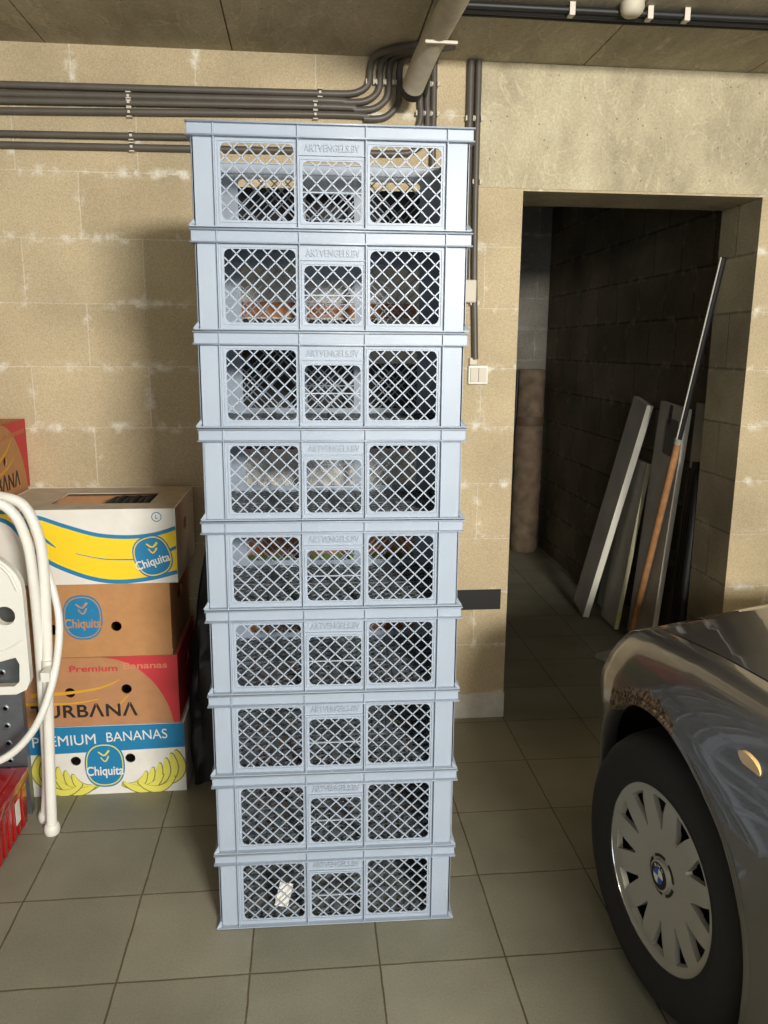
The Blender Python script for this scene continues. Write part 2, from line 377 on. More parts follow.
def make_crate():
    root = empty('plastic_crate')
    mb = MB(); face_panel(mb, False); mb.build('front_panel', m_crate, root)
    mb = MB(); face_panel(mb, True); mb.build('back_panel', m_crate, root)
    for sx in (0, 1):
        mb = MB(); x = .011 if sx == 0 else CW-.014
        mb.box((x, .014, .004), (x+.003, CD-.014, CH-.004))
        for f in (.12, .35, .65, .88):
            xa, xb = (.004, .011) if sx == 0 else (CW-.011, CW-.004)
            mb.box((xa, f*CD-.0013, .004), (xb, f*CD+.0013, CH-.004))
        mb.build('side_panel', m_crate, root)
    mb = MB()                                        # rim: two lips and a band all round
    for z0, z1 in ((CH-.003, CH), (CH-.0292, CH-.0262)):
        mb.add(sheet([rect(0, 0, CW, CD)], [rrect(.017, .017, CW-.017, CD-.017, .004)], z1-z0), Matrix.Translation((0, 0, (z0+z1)/2)))
    mb.add(sheet([rrect(.0015, .010, CW-.0015, CD-.010, .002)], [rrect(.0045, .013, CW-.0045, CD-.013, .002)], .024), Matrix.Translation((0, 0, CH-.0145)))
    mb.build('rim', m_crate, root)
    mb = MB()
    mb.add(sheet([rrect(.001, .001, CW-.001, CD-.001, .003)], [rrect(.03, .03, CW-.03, CD-.03, .01)], .0022), Matrix.Translation((0, 0, .0034)))
    mb.add(sheet([rrect(.012, .012, CW-.012, CD-.012, .006)], [rrect(.03, .03, CW-.03, CD-.03, .01)], .0022), Matrix.Translation((0, 0, .0012)))
    for sx in (0, 1):                                 # flared corner feet
        for sy in (0, 1):
            mt = Matrix.Translation((CW*sx, CD*sy, 0)) @ Matrix.Diagonal((1-2*sx, 1-2*sy, 1, 1))
            vs = [mb.bm.verts.new(mt @ Vector(p)) for p in ((0,.001,.0046),(.012,.006,.0046),(.0105,.012,.020),(.013,.0135,.012),(.001,.014,.0046),(.0105,.016,.012))]
            mb.bm.faces.new((vs[0], vs[1], vs[3], vs[2])); mb.bm.faces.new((vs[0], vs[2], vs[5], vs[4]))
    mb.build('base_flange', m_crate, root)
    for yy in (.016, CD-.016):
        for a, b, z0, z1 in WIN:
            mb = MB()
            for p, q in lattice_lines(a*CW, z0, b*CW, z1, .0335):
                mb.bar((p[0], yy, p[1]), (q[0], yy, q[1]), .0028, .0032)
            mb.build('lattice', m_crate, root)
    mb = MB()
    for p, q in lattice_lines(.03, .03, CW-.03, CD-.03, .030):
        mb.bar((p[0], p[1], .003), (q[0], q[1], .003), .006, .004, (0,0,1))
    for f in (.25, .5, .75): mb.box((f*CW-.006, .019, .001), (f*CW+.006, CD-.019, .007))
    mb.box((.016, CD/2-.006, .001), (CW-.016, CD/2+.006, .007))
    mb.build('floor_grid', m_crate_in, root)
    MB().add(text_mesh('ARTVENGELS.BV', .118, .0150, .0032, 0, 1, .012), XZ(.5*CW, .0130, .1665)).build('raised_lettering', m_emboss, root)
    return root
names = ['topmost crate of the tall grey-blue crate stack, pipes seen through it',
 'grey-blue plastic crate second from the top of the tall stack',
 'grey-blue plastic crate third from the top, level with the light switch',
 'grey-blue plastic crate fourth from the top of the tall stack',
 'grey-blue plastic crate in the exact middle of the tall stack of nine',
 'grey-blue plastic crate fourth from the floor, its top level with the black tape',
 'grey-blue plastic crate third from the floor in the tall stack',
 'grey-blue plastic crate second from the floor, resting on the lowest crate',
 'lowest crate of the tall stack, standing on the floor tiles']
c0 = make_crate(); jit = [.0, .001, -.0012, .0006, -.0008, .001, -.0005, .0006, 0]
for k in range(9):
    o = c0 if k == 0 else copy_tree(c0)
    o.location = (-.2405+jit[k], 1.8067, PIT*(8-k)+.0003); o.rotation_euler = (0, 0, -.0193)
    tag(o, names[k], 'crate', 'grey-blue plastic crates stacked nine high')
pp = MB().box((0,0,0), (.035,.002,.065)).build('paper_slip', m_cardw); pp.location = (-.095, 1.845, .035); pp.rotation_euler = (-.1, .25, 0)
tag(pp, 'pale paper slip inside the lowest crate behind its left lattice window', 'paper')

# ------------------------------------------------------------------ cartons
def carton(name, loc, rz, wd, dp, ht, m, label, holes=(), hr=.016, opening=None, group=None, side=None, lid=None, cat='box'):
    root = empty(name, loc, rz, label, cat, group); t = .005
    mb = MB()
    mb.add(sheet([rect(0, 0, wd, ht)], [circ(x, z, hr) for x, z in holes], t), XZ(0, t/2, 0))
    mb.box((0, dp-t, 0), (wd, dp, ht)).box((0, t, 0), (t, dp-t, ht)).box((t, t, 0), (wd-t, dp-t, t))
    mb.build('carton_body', m, root)
    sd = MB().add(sheet([rect(t, 0, dp-t, ht)], [rrect(dp*.38, ht*.55, dp*.62, ht*.72, .02)], t), Matrix(((0,0,1,wd-t/2),(1,0,0,0),(0,1,0,0),(0,0,0,1))))
    sd.build('side_panel', side or m, root)
    hl = [rect(*opening)] if opening else []
    top = MB().add(sheet([rect(.0005, .0005, wd-.0005, dp-.0005)], hl, .003), Matrix.Translation((0, 0, ht-.0022)))
    top.build('lid', lid or m, root)
    return root
def deco(root, name, m, outers, holes=(), lay=1, label=None):
    o = MB().add(sheet(outers, holes, .0006), XZ(0, -.0004*lay, 0)).build(name, m, root)
    if label: o['label'] = label
    return o
def lettering(root, name, m, body, cx, cz, wd, ht, rot=0, lay=2, shear=0, spacing=1, bold=.018):
    return MB().add(text_mesh(body, wd, ht, .0006, shear, spacing, bold), XZ(0, -.0004*lay, 0) @ Matrix.Translation((cx, cz, 0)) @ Matrix.Rotation(rot, 4, 'Z')).build(name, m, root)
def oval_logo(root, cx, cz, wd, ht, ink, tilt=0, pale=None, rimm=None, base_lay=2):
    def ov(sc):
        a, b = wd/2*sc, ht/2*sc; out = []
        for k in range(48):
            t = 2*PI*k/48; c, s = math.cos(t), math.sin(t)
            x = a*math.copysign(abs(c)**.82, c); y = b*math.copysign(abs(s)**.82, s)
            out.append((cx+x*math.cos(tilt)-y*math.sin(tilt), cz+x*math.sin(tilt)+y*math.cos(tilt)))
        return out
    lg = deco(root, 'oval_logo', ink, [ov(1)], lay=base_lay, label='blue oval logo with a script-like name')
    MB().add(sheet([ov(.93)], [ov(.88)], .0005), XZ(0, -.0004*(base_lay+1), 0)).build('logo_ring', rimm or pale, lg)
    lettering(lg, 'logo_lettering', pale, 'Chiquita', cx, cz-ht*.16*math.cos(tilt)+0, wd*.93, ht*.27, rot=tilt*1.0+.0, lay=base_lay+1.2)
    # plain fruit sprig above the name
    MB().add(sheet([ribbon([(cx-.018, cz+ht*.30), (cx, cz+ht*.22), (cx+.016, cz+ht*.33)], .004, .007)], (), .0005), XZ(0, -.0004*(base_lay+1), 0)).build('logo_sprig', rimm or pale, lg)
    MB().add(sheet([ribbon([(cx-.012, cz+ht*.18), (cx+.002, cz+ht*.08), (cx+.014, cz+ht*.2)], .003, .005)], (), .0005), XZ(0, -.0004*(base_lay+1), 0)).build('logo_sprig', rimm or pale, lg)
PX = .00318
def banana(cx, cz, L, ang, w=.02, bend=.35):
    p = []
    for k in range(7):
        t = k/6*2-1; x = t*L/2; y = bend*L*(t*t-.5)
        p.append((cx+x*math.cos(ang)-y*math.sin(ang), cz+x*math.sin(ang)+y*math.cos(ang)))
    P = spl(p, 4); n = len(P); A = []; B = []
    for i in range(n):
        a = P[max(i-1,0)]; b = P[min(i+1,n-1)]; dx, dz = b[0]-a[0], b[1]-a[1]; l = math.hypot(dx, dz)
        ww = w/2*(math.sin(PI*(i+.6)/(n+.2))**.6)
        A.append((P[i][0]-dz/l*ww, P[i][1]+dx/l*ww)); B.append((P[i][0]+dz/l*ww, P[i][1]-dx/l*ww))
    return A+B[::-1]
BY = 2.486
# lowest: white with blue band
b1 = carton('banana_box', (-.955, BY, 0), 0, .545, .395, .244, m_cardw, 'white banana box with a blue PREMIUM BANANAS band, lowest of its stack on the floor',
   holes=[(.545-111*PX, .122), (.545-56*PX, .125)], hr=.0165, group='banana boxes piled by the wall', side=m_cardw)
deco(b1, 'blue_band', m_blue, [[(0,.148),(.545,.158),(.545,.243),(0,.243)]])
lettering(b1, 'band_lettering', m_cardw, 'PREMIUM', .545-121*PX, .196, .20, .036, rot=.03, bold=0)
lettering(b1, 'band_lettering', m_cardw, 'BANANAS', .545-48*PX, .206, .195, .034, rot=.03, bold=0)
for sgn, x0, aa in ((1, .40, 0), (-1, .155, 0)):
    for k, (dx, dz, L, an, ww) in enumerate(((.085,.078,.13,1.15,.034),(.060,.070,.13,1.0,.032),(.035,.062,.12,.85,.030),(.010,.054,.11,.72,.028),(-.015,.048,.10,.6,.026),(-.038,.042,.09,.5,.024),(-.012,.032,.13,.18,.026),(.03,.028,.12,.12,.022))):
        bx_, bz_ = x0+.02+sgn*dx, dz
        an2 = an if sgn > 0 else PI-an
        deco(b1, 'banana_print', m_olive, [banana(bx_, bz_, L*1.05, an2, ww+.005, .3*sgn if True else 0)], lay=1+k*.35)
        deco(b1, 'banana_print', m_lemon, [banana(bx_, bz_, L, an2, ww, .3*sgn)], lay=1.3+k*.35)
oval_logo(b1, .545-82*PX, .105, .128, .158, m_blue, 0, m_cardw, m_lemon, base_lay=5)
# second: brown and red
b2 = carton('banana_box', (-.967, BY+.003, .246), 0, .545, .39, .234, m_card, 'brown banana box with a red corner and black TURBANA lettering, second from the floor',
   holes=[(.545-108*PX, .115), (.545-52*PX, .122)], hr=.0165, group='banana boxes piled by the wall', side=m_redp)
arc = spl([(.30,.234),(.36,.222),(.42,.19),(.475,.13),(.51,.06),(.525,0)])
deco(b2, 'red_corner', m_redp, [arc+[(.5449,0),(.5449,.2335)]])
lettering(b2, 'lettering', m_ink, 'TURBΛNΛ', .545-98*PX+.01, .052, .335, .047, spacing=1.06)
lettering(b2, 'lettering', m_redp, 'Premium', .545-83.3*PX, .196, .150, .021)
lettering(b2, 'lettering', mat('dull_orange_print', (206,128,96), .6), 'Bananas', .545-32*PX, .202, .138, .021)
deco(b2, 'gold_swoosh', m_gold, [ribbon([(.08,.11),(.2,.115),(.3,.13),(.36,.155)], .014, .003)]); deco(b2, 'gold_swoosh', m_gold, [ribbon([(.06,.08),(.2,.078),(.29,.09)], .010, .003)])
deco(b2, 'gold_swoosh', m_gold, [ribbon([(.345,.05),(.36,.075),(.385,.1)], .008, .003)])
# third: plain brown
b3 = carton('banana_box', (-.975, BY+.002, .482), 0, .54, .39, .242, m_card2, 'plain brown banana box with one blue oval logo, third from the floor',
   holes=[(.54-115*PX, .094), (.54-54*PX, .101)], hr=.0165, group='banana boxes piled by the wall')
oval_logo(b3, .54-86*PX, .133, .122, .148, m_blue, 0, m_card2, m_card2)
# fourth: white with yellow swoosh
W4 = .56; R4 = 175
b4 = carton('banana_box', (-.406-W4, BY-.004, .726), 0, W4, .405, .239, m_cardw, 'white banana box with a big yellow banana swoosh and an opening in its lid',
   holes=[(W4-118*PX, .088), (W4-55*PX, .090)], hr=.017, opening=(.16, .10, .465, .29), lid=m_cardin, side=m_cardw, group='banana boxes piled by the wall')
def q4(x, y): return (W4-(R4-x)*PX, .239-(y-508)*.239/74)
up4 = [q4(*p) for p in ((4,509),(22,510.5),(45,515),(70,524),(100,533),(130,535.5),(155,533),(175,527))]
lo4 = [q4(*p) for p in ((4,514),(20,522),(33,540),(50,557),(70,568),(95,577),(120,580),(150,577),(175,571))]
clip4 = lambda pl: [(min(W4-.0003, x), min(.2388, max(.0004, z))) for x, z in pl]
deco(b4, 'yellow_swoosh', m_yellow, [clip4(spl(up4)+spl(lo4)[::-1])])
deco(b4, 'blue_outline', m_blue, [clip4(ribbon(up4, .012))], lay=2); deco(b4, 'blue_outline', m_blue, [clip4(ribbon(lo4, .013))], lay=2)
deco(b4, 'blue_outline', m_blue, [clip4(ribbon([q4(32,517), q4(46,533), q4(60,545)], .024, .002))], lay=2.4)
deco(b4, 'blue_outline', m_blue, [clip4(ribbon([q4(78,551), q4(105,557), q4(135,558)], .002, .004))], lay=2)
deco(b4, 'blue_outline', m_blue, [clip4(ribbon([q4(165,551), q4(175,546)], .010, .010))], lay=2)
cx, cz = q4(157, 516); deco(b4, 'round_mark', m_blue, [circ(cx, cz, .0155)], [circ(cx, cz, .0130)], lay=2)
lettering(b4, 'round_mark', m_blue, 'L', cx, cz, .007, .012)
deco(b4, 'yellow_spot', m_yellow, [rrect(*q4(36,572), *q4(46,566), .003)], lay=1)
cx, cz = q4(151.5, 555); oval_logo(b4, cx, cz, .118, .135, m_blue, .30, m_cardw, m_yellow, base_lay=3)
MB().box((.006, .39, .12), (.554, .394, .234)).box((.006, .006, .12), (.010, .39, .234)).box((.550, .006, .12), (.554, .39, .234)).box((.006, .006, .116), (.554, .394, .12)).build('brown_inner_carton', m_card, b4)
blk = MB()
for k in range(6): blk.tube([(-.66+k*.022, 2.62, .88), (-.65+k*.024, 2.72, .938+.004*(k%2)), (-.64+k*.022, 2.84, .925)], .015, 8)
tag(blk.build('black_bag', m_black, smooth=60), 'crumpled black bag inside the open white and yellow box', 'bag')
# on top, turned
b5 = carton('banana_box', (-.985, 2.388, .967), PI/2, .545, .39, .238, m_card2, 'brown and red TURBANA banana box at the left edge, seen obliquely, top of the pile',
   holes=[(.15,.115),(.33,.115)], group='banana boxes piled by the wall', side=m_redp)
arc5 = spl([(.30,.238),(.36,.226),(.42,.19),(.475,.13),(.51,.06),(.525,0)])
deco(b5, 'red_corner', m_redp, [arc5+[(.5449,0),(.5449,.2375),(.32,.2375)]])
lettering(b5, 'lettering', m_ink, 'TURBΛNΛ', .27, .045, .36, .055, spacing=1.06)
lettering(b5, 'lettering', m_orange, 'Premium Bananas', .36, .197, .34, .02, rot=.03)
deco(b5, 'gold_swoosh', m_gold, [ribbon([(.20,.10),(.32,.135),(.40,.18)], .018, .003)]); deco(b5, 'gold_swoosh', m_gold, [ribbon([(.22,.07),(.34,.09),(.41,.12)], .012, .003)])
for k in range(4):
    carton('banana_box', (-.987-.004*(k%2), 2.386, .2418*k), PI/2, .545, .39, .240, m_card, 'plain brown banana box under the oblique TURBANA box, %s of its column' % ('lowest','second from the floor','third from the floor','topmost')[k], group='brown boxes under the oblique one')
# black filler body added to darken the gap between the boxes and the crates
bg = MB(); bgm = []
for i in range(19):
    z = .80*i/18; f = (1-(i/18)**3*.75); row = []
    for k in range(28):
        t = 2*PI*k/28; cc, ss = math.cos(t), math.sin(t)
        rr = 1+.10*math.sin(5*t+z*9)+.05*math.sin(11*t-z*23)
        row.append(bg.bm.verts.new((-.318+.080*f*rr*math.copysign(abs(cc)**.5, cc), 2.702+.188*f*rr*math.copysign(abs(ss)**.5, ss), z+.002)))
    bgm.append(row)
for A_, B_ in zip(bgm, bgm[1:]):
    for k in range(28): bg.bm.faces.new((A_[k], A_[(k+1)%28], B_[(k+1)%28], B_[k]))
bg.bm.faces.new(bgm[0][::-1]); bg.bm.faces.new(bgm[-1])
tag(bg.build('dark_gap_filler', m_black, None, 80), 'tall black filler shape added to darken the gap between the banana boxes and the crate stack', 'filler')
# boxes behind the crate stack, glimpsed through the lattices
rear = [(.23, m_card, 'brown carton on the floor behind the crate stack'), (.235, m_card2, 'tan carton second from the floor behind the crate stack'),
  (.235, m_card, 'brown carton third from the floor behind the crate stack'), (.24, m_cardgreen, 'green carton glimpsed behind the middle crate'),
  (.235, m_redp, 'red-fronted carton glimpsed through the fourth crate from the top'), (.24, m_black, 'black carton glimpsed through the third crate from the top'),
  (.265, m_cardw, 'white carton with an orange-brown band glimpsed through the second crate from the top'), (.20, m_black, 'black carton topping the pile behind the crates')]
z = .0
for k, (hh, mm, lb) in enumerate(rear):
    r_ = carton('carton', (-.215+.006*((k*5) % 3), 2.29+.004*(k % 3), z), 0, .54, .39, hh-.002, mm, lb, holes=[(.13, hh*.4), (.41, hh*.4)], group='cartons piled behind the crates')
    if mm is m_cardw:
        deco(r_, 'orange_band', m_orange, [rect(.01, .125, .53, .165)]); deco(r_, 'dark_band', m_ink, [rect(.01, .0, .36, .12)])
    if mm is m_redp: deco(r_, 'white_band', m_cardw, [rect(.01, .12, .53, .232)])
    if mm is m_cardgreen: deco(r_, 'orange_band', m_orange, [rect(.01, .16, .53, .22)])
    z += hh

# ------------------------------------------------------------------ white folding stool with hoop
XC = -1.0
st = empty('folding_step_stool', (XC, 2.275, 0), 0, 'white tubular folding step stool with a holed plastic seat, folded up by the banana boxes', 'step stool')
def utube(side, y_top, y_foot, r=.0155):
    n = len(side); ptsR = [(x-XC, y_top+(y_foot-y_top)*(1-z/1.05)-2.275, z) for x, z in side]
    return ptsR + [(-x, y, z) for x, y, z in ptsR[::-1]]
A = utube([(-.783,.03),(-.772,.30),(-.756,.62),(-.750,.84),(-.760,.94),(-.790,1.015),(-.84,1.040),(-.91,1.043)], 2.29, 2.275)
Bt = utube([(-.822,.03),(-.800,.20),(-.777,.62),(-.772,.86),(-.780,.94),(-.800,1.0),(-.84,1.035),(-.92,1.045)], 2.235, 2.345)
MB().tube(A, .0155, 14).build('rear_frame', m_white, st, 60); MB().tube(Bt, .0145, 14).build('front_frame', m_white, st, 60)
hp = [(-.757,2.325,.83),(-.738,2.318,.76),(-.722,2.300,.68),(-.720,2.268,.60),(-.728,2.225,.52),(-.757,2.20,.43),(-.80,2.195,.36),(-.86,2.19,.305),(-.94,2.19,.277)]
H = [(x-XC, y-2.275, z) for x, y, z in hp]; H = H+[(-x, y, z) for x, y, z in H[::-1]]
MB().tube(H, .011, 12).build('hoop', m_white, st, 60)
for sx in (1, -1):
    for x, y, z in ((-.783,2.275,.0),(-.822,2.345,.0)):
        MB().lathe([(0,.0),(.020,.0),(.023,.008),(.0235,.022),(.018,.034),(.012,.036)], 20, Matrix.Translation(((x-XC)*sx, y-2.275, z))).build('foot_cap', m_whitepl, st, 60)
    MB().tube([((-.757-XC)*sx, .005, .515), ((-.7545-XC)*sx, .005, .56)], .020, 16).box(((-.744-XC)*sx-.012, -.068, .52), ((-.744-XC)*sx+.012, -.004, .548)).build('clamp', m_whitepl, st, 60)
SX = .222
top = [(SX*math.sin(t), .80+.135*(math.cos(t*1.0))) for t in [math.radians(a) for a in range(-90, 91, 10)]]
out = [(-SX, .53),(-SX, .79)]+[p for p in top[1:-1]]+[(SX, .79),(SX, .535),(SX-.012,.508),(SX-.04,.495),(-SX+.04,.495),(-SX+.012,.508)]
win = [(-.193,.533),(-.178,.519),(.178,.519),(.193,.533),(.197,.585),(.188,.605),(.14,.592),(.07,.577),(0,.572),(-.07,.577),(-.14,.592),(-.188,.605),(-.197,.585)]
se = MB().add(sheet([out], [circ(.170,.727,.027), circ(-.170,.727,.027), win], .026), XZ(0, -.075, 0)).build('seat', m_whitepl, st)
MB().tube([(x, -.090, z) for x, z in [(-SX+.012,.80)]+[(x*.93, z-.004) for x, z in top[2:-2]]+[(SX-.012,.80)]], .005, 8).build('seat_ridge', m_whitepl, se, 60)
MB().tube([(x, -.0885, z) for x, z in ((-.21,.655),(-.14,.622),(0,.605),(.14,.622),(.21,.655))], .0025, 8).build('seat_ridge', m_whitepl, se, 60)
pm = MB()
hc = [(x, z) for x in (-.105,-.045) for z in [.06*k+.08 for k in range(9)]]
pn = empty('perforated_metal_panel', (-.878, 2.385, 0), 0, 'grey galvanised perforated metal panel standing behind the white folding stool', 'metal panel')
hs = [(x, .07+.0585*k) for x in (-.052, -.13, -.21) for k in range(12)]
MB().add(sheet([rect(-.36, 0, 0, .80)], [circ(x, z, .0065, n=16) for x, z in hs], .0015), XZ(0, 0, 0)).box((-.0035, 0, 0), (.0, .03, .80)).build('sheet_metal', m_galv, pn)
for x, z in hs:
    MB().lathe([(.0065,.0),(.0085,.003),(.013,.001)], 18, XZ(x, -.0009, z)).build('raised_eyelet', m_galv, pn, 60)

# red box
rb = empty('red_toolbox', (-.872, 2.075, 0), 0, 'glossy red plastic box on the floor at the left edge, below the stool', 'box')
mb = MB(); L_, D_, H_ = .28, .275, .175
vs = [mb.bm.verts.new(p) for p in ((-L_+.02,.006,0),(-.004,.006,0),(-.004,D_-.006,0),(-L_+.02,D_-.006,0),(-L_,0,H_),(0,0,H_),(0,D_,H_),(-L_,D_,H_))]
for q in ((3,2,1,0),(4,5,6,7),(0,1,5,4),(1,2,6,5),(2,3,7,6),(3,0,4,7)): mb.bm.faces.new([vs[i] for i in q])
bmesh.ops.bevel(mb.bm, geom=list(mb.bm.edges), offset=.008, segments=3, affect='EDGES')
for k in range(6): mb.box((-.006, .03+k*.038, .012), (.001, .042+k*.038, .138), bev=.002)
for k in range(5): mb.box((-.25+k*.05, -.001, .02), (-.238+k*.05, .01, .138), bev=.002)
mb.build('box_body', m_red, rb, 40)
MB().box((-L_-.006, -.006, H_-.03), (.006, D_+.006, H_+.006), bev=.004).box((-L_+.02, .02, H_+.006), (-.02, D_-.02, H_+.018), bev=.005).build('box_lid', m_red, rb, 40)
MB().box((-.20, .10, H_+.018), (-.08, .13, H_+.03), bev=.004).tube([(-.05,.13,H_+.017),(-.045,.13,H_+.024)], .018, 16).build('black_fitting', m_black, rb, 40)
MB().box((.0015, .16, .055), (.0025, .195, .125)).build('pale_label', m_cardw, rb)

# ------------------------------------------------------------------ pipes on the wall and ceiling
PY = WY-.014
def pipe(pts, r, label, group, m=m_pipe, name='conduit_pipe', cat='pipe', sub=6, seg=10):
    o = MB().tube(pts, r, seg, sub=sub).build(name, m, None, 60)
    # origin at the first point
    return tag(o, label, cat, group)
GP = 'grey conduits running along the left wall'
words = ['topmost', 'second from top', 'third from top', 'fourth from top']
for k, (zl, zr, xe) in enumerate(((2.288,2.298,.234),(2.261,2.276,.268),(2.240,2.257,.299),(2.209,2.232,.334))):
    sl = (zr-zl)/1.04; b = .05+.012*k
    zf = lambda x: zl+(x+.975)*sl
    pipe([(X0+.01, PY, zf(X0)), (-2, PY, zf(-2)), (-1, PY, zf(-1)), (xe-.22, PY, zf(xe-.22)), (xe-.12, PY, zf(xe-.12)-.004*k), (xe-.05, PY-.001, zf(xe)-.004*k+.004), (xe-.008, PY, zf(xe)+.03), (xe, PY, zf(xe)+.075), (xe, PY, ZC-.045), (xe+.012, PY-.03, ZC-.015), (xe+.06, PY-.10, ZC-.014), (xe+.16, PY-.15, ZC-.013)], .0115,
         'grey conduit on the left wall, %s of the four bending up' % words[k], GP)
for k, (zl, zr, xe) in enumerate(((2.139,2.149,.406),(2.105,2.111,.430))):
    pipe([(X0+.01, PY, zl-.02), (-1, PY, zl), (.0, PY, zr+.004), (xe-.12, PY, zr+.004), (xe-.04, PY, zr+.018), (xe, PY, zr+.07), (xe, PY, 2.3), (xe, PY, ZC-.002)], .0112,
         'grey conduit on the left wall, %s of the pair behind the crates' % ('upper', 'lower')[k], GP)
pipe([(.453, PY, ZC-.002), (.453, PY, 2.2), (.453, PY, 1.75)], .0112, 'short vertical grey conduit, rightmost of three above the crate stack', None)
pipe([(.579, PY, ZC-.002), (.579, PY, 2.0), (.579, PY, 1.64)], .0125, 'vertical grey conduit beside the crates, left one of the pair from the ceiling', 'vertical conduit pair by the doorway')
pipe([(.6065, PY, ZC-.002), (.607, PY, 2.0), (.612, PY, 1.70), (.624, PY, 1.42)], .0115, 'vertical grey conduit down to the light switch, right one of the pair', 'vertical conduit pair by the doorway')
def clipo(x, z, label, vert=False, y=None, s=1):
    y = PY if y is None else y
    root = empty('pipe_clip', (x, y, z), 0, label, 'pipe clip', 'pale pipe clips')
    mb = MB()
    if vert: mb.box((-.0145*s, -.012, -.008), (-.0105*s, .012, .008)).box((.0105*s, -.012, -.008), (.0145*s, .012, .008)).box((-.0145*s, .010, -.008), (.0145*s, .013, .008))
    else: mb.box((-.008, -.012, -.0145*s), (.008, .012, -.0112*s)).box((-.008, -.012, .0112*s), (.008, .012, .0145*s)).box((-.008, .010, -.0145*s), (.008, .013, .0145*s))
    mb.build('clip_body', m_clip, root)
    MB().box((-.004,-.016,-.004), (.004,-.011,.004)).build('clip_tab', m_clip, root) if not vert else MB().box((.0145*s,-.014,-.005), (.0185*s,.0,.005)).build('clip_tab', m_clip, root)
for k, z in enumerate((2.265,2.246,2.216)): clipo(-.565, z, 'pale clip on a left wall conduit, left column, number %s from the top' % ('one','two','three')[k])
for k, z in enumerate((2.144,2.109)): clipo(-.563, z, 'pale clip in the left column on the %s of the low conduit pair' % ('upper','lower')[k])
for k, z in enumerate((2.298,2.257,2.229)): clipo(.065-.008*(k > 0)*2, z, 'pale clip just above the crate stack, %s of that column' % ('top','middle','bottom')[k])
for k, x in enumerate((.234,.268,.299,.334,.406,.430,.453)): clipo(x, 2.338, 'pale clip on a rising conduit under the ceiling, %s from the left of seven' % ('first','second','third','fourth','fifth','sixth','seventh')[k], True)
for k, x in enumerate((.406,.430,.453)): clipo(x, 2.245, 'pale clip just above the crate rim on the %s of three rising conduits' % ('left','middle','right')[k], True)
for k, x in enumerate((.579,.6065)): clipo(x, 2.235, 'pale clip at crate-top height on the %s conduit of the doorway pair' % ('left','right')[k], True)
clipo(.608, 2.03, 'pale clip on the switch conduit beside the second crate', True); clipo(.613, 1.62, 'pale clip low on the switch conduit beside the third crate', True)

jb = MB().box((.575, WY-.032, 1.62), (.618, WY-.001, 1.70), bev=.006).build('junction_box', m_clip); tag(jb, 'small cream junction box on the conduit at the crate stack edge', 'junction box')
sw = empty('light_switch', (.637, WY, 1.364), 0, 'white double light switch on the block pillar beside the doorway', 'light switch')
MB().box((-.037, -.014, -.034), (.037, -.0005, .034), bev=.003).build('switch_plate', m_whitepl, sw)
MB().box((-.034, -.017, .036), (-.006, -.0005, .062), bev=.003).build('cable_entry', m_clip, sw)
for sx in (0, 1): MB().box((-.030+.0305*sx, -.019, -.026), (-.0005+.0305*sx, -.0142, .026), bev=.0015).build('rocker', m_clip, sw)
tag(MB().box((.560, WY-.0016, .455), (.756, WY-.0002, .537)).build('black_tape_patch', m_black), 'black rectangular tape patch low on the pillar left of the doorway', 'tape')

cp = empty('flexible_pipe', (0,0,0), 0, 'thick beige flexible pipe coming down from the ceiling above the crates', 'pipe')
path = [(.44,1.3,2.372),(.425,1.9,2.372),(.413,2.3,2.37),(.40,2.50,2.362),(.384,2.64,2.338),(.371,2.73,2.310),(.362,2.80,2.284)]
MB().tube(path, .036, 20, sub=26, cap=False, rf=lambda t: .036+.0010*math.sin(t*500)).build('corrugated_pipe', m_flex, cp, 80)
MB().tube([(.364,2.785,2.290),(.3605,2.812,2.279)], .0368, 20).build('dark_pipe_end', m_black, cp, 60)
MB().tube([(.47,1.3,2.40),(.46,2.0,2.40),(.45,2.45,2.395),(.437,2.62,2.372),(.425,2.74,2.35),(.42,2.85,2.33),(.421,2.905,2.30)], .007, 8).build('dark_green_cable', mat('dark_green_cable', (48,58,44), .6), cp, 60)
MB().box((.36, 2.50, 2.322), (.455, 2.512, 2.33)).build('cable_tie', m_clip, cp)
for k, (yy, zz, r) in enumerate(((2.475, 2.404, .011), (2.50, 2.405, .010), (2.45, 2.406, .009))):
    pipe([(.455, yy, zz), (.65, yy, zz), (.95, yy+.006*(k == 1), zz), (1.4, yy, zz), (X1-.02, yy-.02, zz)], r, 'black cable clipped along the ceiling above the doorway, %s of three' % ('middle', 'rearmost', 'front')[k], 'black ceiling cables', m_cable, 'ceiling_cable', 'cable')
for k, x in enumerate((.77, 1.0, 1.11)):
    tag(MB().box((x-.008, 2.438, 2.388), (x+.008, 2.462, 2.395), bev=.001).box((x-.008, 2.434, 2.388), (x+.008, 2.4385, ZC)).build('cable_clip', m_clip), 'pale clip on the ceiling cables, %s from the left' % ('first','second','third')[k], 'cable clip', 'ceiling cable clips')
tag(MB().lathe([(0,0),(.022,0),(.030,.008),(.034,.02),(.034,.034)], 20, Matrix.Translation((.94, 2.425, ZC-.034))).build('ceiling_anchor', m_flex, None, 60), 'round beige anchor on the ceiling beside the cables', 'anchor')

